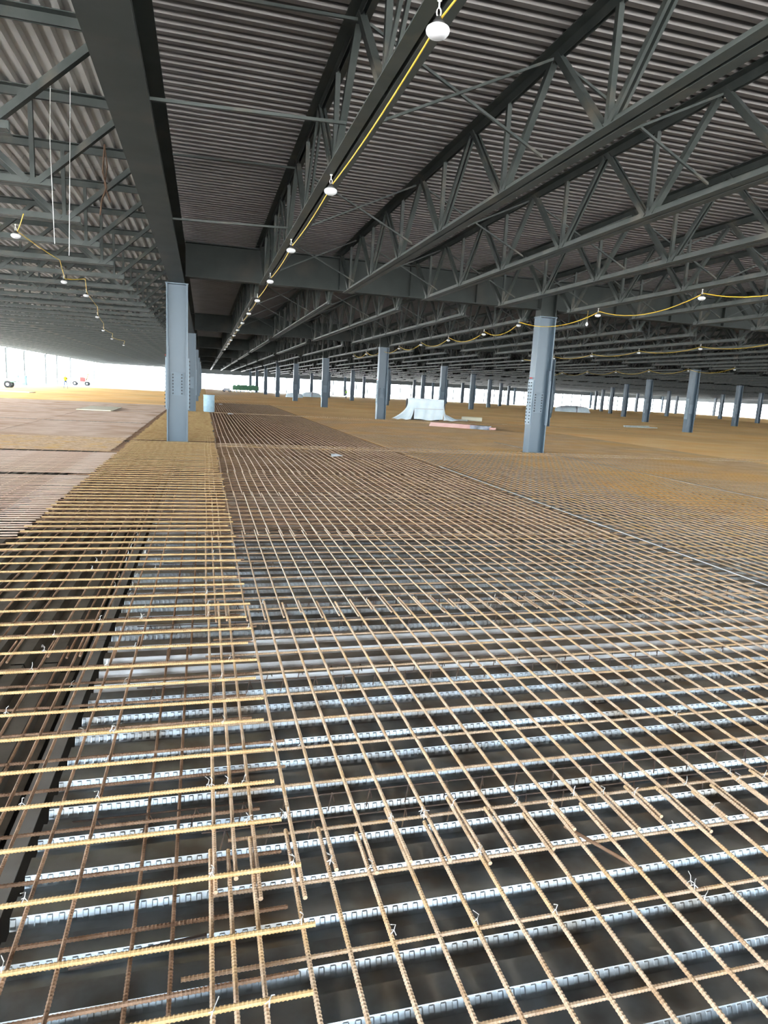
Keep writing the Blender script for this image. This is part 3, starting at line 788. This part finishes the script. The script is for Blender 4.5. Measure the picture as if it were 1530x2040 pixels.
# tarp-covered stack
def tarp(loc):
    t = thing('tarp_covered_stack', 'stack covered by a pale blue-white tarpaulin between the columns', 'tarp', loc)
    part('frame', MB().box(.55, 3.55, .1, 1.4, 0, 1.44), 'under', t)
    N, Mm = 40, 18; b = MB()
    # front sheet
    for i in range(N+1):
        for j in range(Mm+1):
            u, v = i/N, j/Mm
            x = .55 + 2.15*u + (.06*math.sin(u*math.pi))*(1-v); z = 1.47 - v*1.43 + .04*math.sin(9*u)*v*v + (.22*max(0, abs(u-.5)*2-.75)*4*.18 if v > .9 else 0)
            y = .02 - .10*v - .035*math.sin(u*21 + v*2)*(.3 + v) - .02*math.sin(v*12)
            b.v.append((x, y, z))
    b.f += [(i*(Mm+1)+j, (i+1)*(Mm+1)+j, (i+1)*(Mm+1)+j+1, i*(Mm+1)+j+1) for i in range(N) for j in range(Mm)]
    part('front_sheet', b, 'tarp', t, True)
    b = MB()
    for i in range(N+1):
        for j in range(Mm+1):
            u, v = i/N, j/Mm                     # left wing, flaring out to the ground
            x0, x1 = .52 - 1.55*v**1.25, .55 + .02*v - .25*v*v
            x = x0 + (x1-x0)*u if u < 1 else x1; x = (.12 + (.58-.12)*u)*(1-v) + (x0 + (x1-x0)*u)*v
            z = (1.50 - .02*u)*(1-v) + .02*v + .025*math.sin(u*14)*v; y = .25*(1-u) - .1*v - .03*math.sin(u*16 + 3*v)*(v+.2)
            b.v.append((x, y, z))
    b.f += [(i*(Mm+1)+j, (i+1)*(Mm+1)+j, (i+1)*(Mm+1)+j+1, i*(Mm+1)+j+1) for i in range(N) for j in range(Mm)]
    part('left_flap', b, 'tarp', t, True)
    b = MB()
    for i in range(N+1):
        for j in range(Mm+1):
            u, v = i/N, j/Mm
            xr = 2.72 + (.35 + .75*max(0, v-.72)/.28*1.2)*u; x = xr + .02*math.sin(9*v)
            z = 1.46*(1-v) + .015 + .02*math.sin(u*9)*v + .02; y = .05 + 1.2*u*(1-v*.75) - .12*v - .03*math.sin(u*13)*(v+.2)
            b.v.append((x, y, z))
    b.f += [(i*(Mm+1)+j, (i+1)*(Mm+1)+j, (i+1)*(Mm+1)+j+1, i*(Mm+1)+j+1) for i in range(N) for j in range(Mm)]
    part('right_flap', b, 'tarp', t, True)
    b = MB()
    for i in range(N+1):
        for j in range(9):
            u, v = i/N, j/8
            b.v.append((.12 + 2.75*u, .02 + 1.45*v, 1.49 + .02*math.sin(u*17) - .03*v))
    b.f += [(i*9+j, (i+1)*9+j, (i+1)*9+j+1, i*9+j+1) for i in range(N) for j in range(8)]
    part('top_sheet', b, 'tarp', t, True)
    part('tape_seam', MB().beam((.6, -.10, .78), (2.66, -.11, .80), (0, 1, 0), .01, .05), 'lampwhite', t)
    return t
tarp((13.45, 44.0, .035))
for ch in bpy.data.objects:
    if ch.name.startswith('frame') and ch.parent and ch.parent.name.startswith('tarp_covered'): ch.data.transform(Matrix.Translation((0, .06, 0)) @ Matrix.Diagonal((.70, 1, 1, 1)))
# pink foam boards
t = thing('foam_board_bundle', 'bundle of long pink foam boards lying on the rebar in front of the tarp', 'boards', (12.95, 37.3, .02), -.62)
for k in range(3): part('foam_board', MB().box(0, 2.9 - .1*k, -.3, .3, .075*k, .075*k + .07), 'pink', t, loc=(.03*k, .02*k, 0))
part('plastic_wrap', MB().box(2.45, 3.55, -.32, .32, .0, .21), 'wrap', t); part('end_board', MB().box(3.55, 3.85, -.2, .2, .02, .14), 'pink', t)
# plywood sheets, plank, roll
t = tag(part('plywood_sheet', MB().box(0, 1.75, 0, 4.9, 0, .045), 'ply', None, loc=(-6.6, 38.9, .02)), 'pale plywood sheet lying on the rebar left of the nearest left column', 'plywood')
t = tag(part('plywood_sheet', MB().box(0, 6.5, 0, 2.4, 0, .05), 'ply', None, loc=(-21.6, 66.5, .02)), 'pale plywood sheet at the left edge below the wheeled cart', 'plywood')
t = thing('plank_pile', 'pale planks lying behind the right-hand column at the right', 'planks', (36.5, 48.3, .02), .2)
for k in range(4): part('plank', MB().box(-3.0 + .2*k, .6 + .1*k, 0, .28, 0, .06), 'wood', t, loc=(0, .33*k, .0 if k < 3 else .06), rot=(0, 0, .05*k))
t = thing('board_roll', 'rolled tan sheet lying right of the tarp-covered stack', 'roll', (18.6, 46.6, .02), -.5)
part('roll', MB().tube([(0, 0, .17), (1.5, 0, .17)], .16, 14), 'ply', t, True); part('loose_end', MB().box(-.6, .5, -.5, -.1, 0, .1), 'wood', t)
# far wheeled things and drums
def wheel(t, x, y, r):
    wh = part('wheel', MB().tube([(x, y-.08, r), (x, y+.08, r)], r, 18), 'tyre', t); part('hub', MB().tube([(x, y-.09, r), (x, y+.09, r)], r*.45, 12), 'lampwhite', wh)
t = thing('wheeled_cart', 'green flat cart with dark wheels at the left edge', 'cart', (-22.4, 82.5, .02))
part('deck', MB().box(-1.0, 2.3, -.6, .6, .62, .74), 'green', t); part('rail', MB().box(-1.0, 2.2, -.6, -.54, .74, 1.0), 'ply', t)
for x in (-.6, 1.7): wheel(t, x, -.6, .38); wheel(t, x, .6, .38)
for x, y, lab in ((-23.9, 98.5, 'left one of two blue drums by the left facade'), (-23.2, 99.6, 'right one of two blue drums by the left facade')):
    t = thing('blue_drum', lab, 'drum', (x, y, .02))
    part('body', MB().lathe([(.38, 0), (.40, .05), (.40, .4), (.415, .42), (.40, .44), (.40, .8), (.415, .82), (.40, .84), (.40, 1.2), (.37, 1.24)], n=20), 'bluepaint', t, True); part('lid', MB().lathe([(.37, 1.22), (.41, 1.22), (.41, 1.27), (.37, 1.28)], n=20), 'bluepaint', t)
t = thing('compressor_cart', 'red and white wheeled compressor on the floor right of the worker', 'machine', (-20.1, 124, .02))
part('body', MB().box(-.7, .9, -.5, .5, .45, 1.25).box(-.5, .4, -.45, .45, 1.25, 1.5), 'lampwhite', t); part('engine_cover', MB().box(-.05, .75, -.52, -.3, .7, 1.4), 'redpaint', t); part('handle', MB().beam((.85, 0, .9), (1.2, 0, 2.1), (0, 1, 0), .5, .12), 'orange', t)
for x in (-.9, 1.0): wheel(t, x, -.5, .36); wheel(t, x, .5, .36)
# green machines and a red lift at the far end
for n in range(7):
    x = 6.1 + .85*n; y = 140 + 1.6*n
    t = thing('green_generator', ['leftmost green machine beside the red lift at the far end', '', '', '', '', '', 'rightmost green machine of the row at the far end'][n] or 'green machine in the middle of the row at the far end', 'machine', (x, y, .02), 0, None if n in (0, 6) else 'green machines at the far end')
    part('housing', MB().box(-.45, .45, -.6, .6, .42, 1.25 + .12*(n % 3)).box(-.3, .25, -.5, .5, 1.25, 1.45 + .1*(n % 2)), 'green', t); part('skid', MB().box(-.4, -.3, -.6, .6, 0, .42).box(.3, .4, -.6, .6, 0, .42), 'lampwhite', t); part('exhaust', MB().tube([(.15, 0, 1.4), (.15, 0, 1.75)], .05, 8), 'bolt', t)
t = thing('scissor_lift', 'red platform lift left of the green machines at the far end', 'lift', (4.5, 139, .02))
part('chassis', MB().box(-.6, .6, -.9, .9, .25, .7), 'lampwhite', t); part('platform', MB().box(-.75, .75, -1, 1, 1.15, 1.3), 'redpaint', t)
b = MB()
for x in (-.72, .72):
    for y in (-.95, 0, .95): b.beam((x, y, 1.3), (x, y, 2.1), (1, 0, 0), .06, .06)
    b.beam((x, -.95, 2.1), (x, .95, 2.1), (1, 0, 0), .06, .06)
b.beam((-.72, -.95, 2.1), (.72, -.95, 2.1), (0, 1, 0), .06, .06).beam((-.72, -.95, 1.7), (.72, -.95, 1.7), (0, 1, 0), .06, .06)
part('guard_rail', b, 'redpaint', t)
b = MB().beam((-.5, -.7, .7), (.5, -.7, 1.15), (0, 1, 0), .08, .08).beam((.5, -.7, .7), (-.5, -.7, 1.15), (0, 1, 0), .08, .08); part('scissor_arms', b, 'redpaint', t)
for x in (-.55, .55): wheel(t, x, -.8, .25); wheel(t, x, .8, .25)
# wrapped bundles far away
def bundle(loc, sx, sy, sz, label, material='tarp'):
    b = MB(); n = 16
    for i in range(7):
        f = i/6; s = (1 - .35*f**3)*(1 if i < 6 else .6)
        for k in range(n):
            a = 2*math.pi*k/n; r = 1/max(abs(math.cos(a)), abs(math.sin(a)))**.7
            b.v.append((sx*r*math.cos(a)*s*(1 + .06*math.sin(5*a + i)), sy*r*math.sin(a)*s, sz*f))
    for i in range(6):
        for k in range(n): b.f.append((i*n+k, i*n+(k+1)%n, (i+1)*n+(k+1)%n, (i+1)*n+k))
    b.f.append(tuple(6*n+k for k in range(n)))
    t = thing('wrapped_bundle', label, 'bundle', loc); part('wrapping', b, material, t, True); part('strap', MB().box(-.06, .06, -sy*1.05, sy*1.05, 0, sz*.98), 'wrap', t)
bundle((14.6, 112, .02), 1.4, .8, .75, 'white wrapped bundle left of the second column of the receding row')
bundle((19.6, 126, .02), 1.8, .8, .9, 'larger white wrapped bundle between distant columns left of centre')
bundle((62, 104, .02), 3.0, 1.4, 1.1, 'white wrapped pile right of the large column at the far side')
# paper scraps on the mat
for x, y, lab in ((1.55, 41, 'white scrap lying on the rebar right of the blue drum'), (1.4, 58, 'farther white scrap on the rebar beyond the blue drum'), (3.6, 18.2, 'white paper strip on the rebar before the cross girder')):
    tag(part('paper_scrap', MB().add([(a*.55, b*.45, c) for a, b, c in [(-.3, -.2, 0), (.3, -.25, .03), (.34, .2, .0), (-.25, .24, .05), (0, 0, .07), (-.3,-.2,-.01), (.3,-.25,.02), (.34,.2,-.01), (-.25,.24,.04)]], [(0,1,4),(1,2,4),(2,3,4),(3,0,4),(8,7,6,5)]), 'lampwhite', None, loc=(x, y, .03)), lab, 'scrap')

# boom lift outside on the left
t = thing('boom_lift', 'pale blue boom lift standing outside beyond the left facade', 'lift', (-38, 150, -1.5))
part('chassis', MB().box(-1.2, 1.2, -1.6, 1.6, .5, 1.6), 'bluepaint', t); part('boom', MB().beam((-.4, 0, 1.8), (4.4, 0, 6.0), (0, 1, 0), .4, .45), 'bluepaint', t)
part('basket', MB().box(4.2, 5.6, -.7, .7, 5.9, 6.1).box(4.2, 4.26, -.7, .7, 6.1, 7.0).box(5.54, 5.6, -.7, .7, 6.1, 7.0).box(4.2, 5.6, -.7, -.64, 6.8, 6.9), 'bluepaint', t)
for x in (-.9, .9): wheel(t, x, -1.5, .5); wheel(t, x, 1.5, .5)

# ================================================================ people
def person(loc, rot, label, vest):
    t = thing('person', label, 'person', loc, rot)
    J = {'pel': (0,0,.95), 'wst': (0,.01,1.12), 'chs': (0,.02,1.34), 'nck': (0,.01,1.50), 'hd0': (0,-.01,1.60), 'hd1': (0,-.01,1.74),
         'lh': (.10,0,.90), 'lk': (.13,-.20,.50), 'la': (.13,-.22,.09), 'lt': (.13,-.40,.04), 'rh': (-.10,0,.90), 'rk': (-.12,.08,.50), 'ra': (-.12,.32,.12), 'rt': (-.12,.17,.04),
         'ls': (.20,.02,1.42), 'le': (.27,.10,1.14), 'lw': (.25,.02,.90), 'lf': (.24,-.02,.80), 'rs': (-.20,.02,1.42), 're': (-.27,-.05,1.14), 'rw': (-.25,-.22,.98), 'rf': (-.24,-.28,.92)}
    E = [('pel','wst'),('wst','chs'),('chs','nck'),('nck','hd0'),('hd0','hd1'),('pel','lh'),('lh','lk'),('lk','la'),('la','lt'),('pel','rh'),('rh','rk'),('rk','ra'),('ra','rt'),
         ('chs','ls'),('ls','le'),('le','lw'),('lw','lf'),('chs','rs'),('rs','re'),('re','rw'),('rw','rf')]
    Rr = dict(pel=.14, wst=.13, chs=.16, nck=.06, hd0=.085, hd1=.085, lh=.10, lk=.065, la=.045, lt=.045, rh=.10, rk=.065, ra=.045, rt=.045, ls=.07, le=.048, lw=.036, lf=.04, rs=.07, re=.048, rw=.036, rf=.04)
    names = list(J); me = bpy.data.meshes.new('body'); me.from_pydata([J[n] for n in names], [(names.index(a), names.index(b)) for a, b in E], []); me.update()
    o = bpy.data.objects.new('body', me); COL.objects.link(o)
    md = o.modifiers.new('s', 'SKIN')
    for i, n in enumerate(names):
        sv = me.skin_vertices[0].data[i]; sv.radius = (Rr[n], Rr[n]*.85); sv.use_root = (n == 'pel')
    o.modifiers.new('d', 'SUBSURF').levels = 2
    dg = bpy.context.evaluated_depsgraph_get(); nm = bpy.data.meshes.new_from_object(o.evaluated_get(dg)); bpy.data.objects.remove(o)
    nm.name = 'body'; nm.materials.clear()
    for q in ('denim', 'shirt', 'skin', 'boot'): nm.materials.append(M[q])
    for p in nm.polygons:
        c = p.center; p.use_smooth = True
        p.material_index = 3 if c.z < .13 else 2 if c.z > 1.49 else 0 if c.z < 1.0 and abs(c.x) < .215 else 2 if abs(c.x) > .215 and c.z < 1.2 else 1
    link('body', nm, t)
    b = MB(); n = 20
    for z, rx, ry in ((1.0, .19, .145), (1.12, .178, .14), (1.3, .205, .165), (1.42, .215, .15), (1.485, .12, .10)):
        for k in range(n): a = 2*math.pi*k/n; b.v.append((rx*math.cos(a), .01 + ry*math.sin(a), z))
    for i in range(4):
        for k in range(n): b.f.append((i*n+k, i*n+(k+1)%n, (i+1)*n+(k+1)%n, (i+1)*n+k))
    part('vest', b, vest, t, True)
    part('hard_hat', MB().lathe([(.14, 0), (.145, .012), (.118, .02), (.115, .06), (.09, .10), (.05, .125), (.005, .13)], (0, -.015, 1.68), 18), 'hat', t, True)
    fb = MB().beam((0, -.115, 1.63), (0, -.125, 1.66), (1, 0, 0), .022, .03)
    part('nose', fb, 'skin', t)
    return t
person((-17.0, 93.6, .0), .5, 'walking worker in a yellow vest and blue trousers at the left', 'vest')
person((27.8, 133, .0), 2.2, 'distant worker in a lime vest between columns left of the tarp', 'lime')
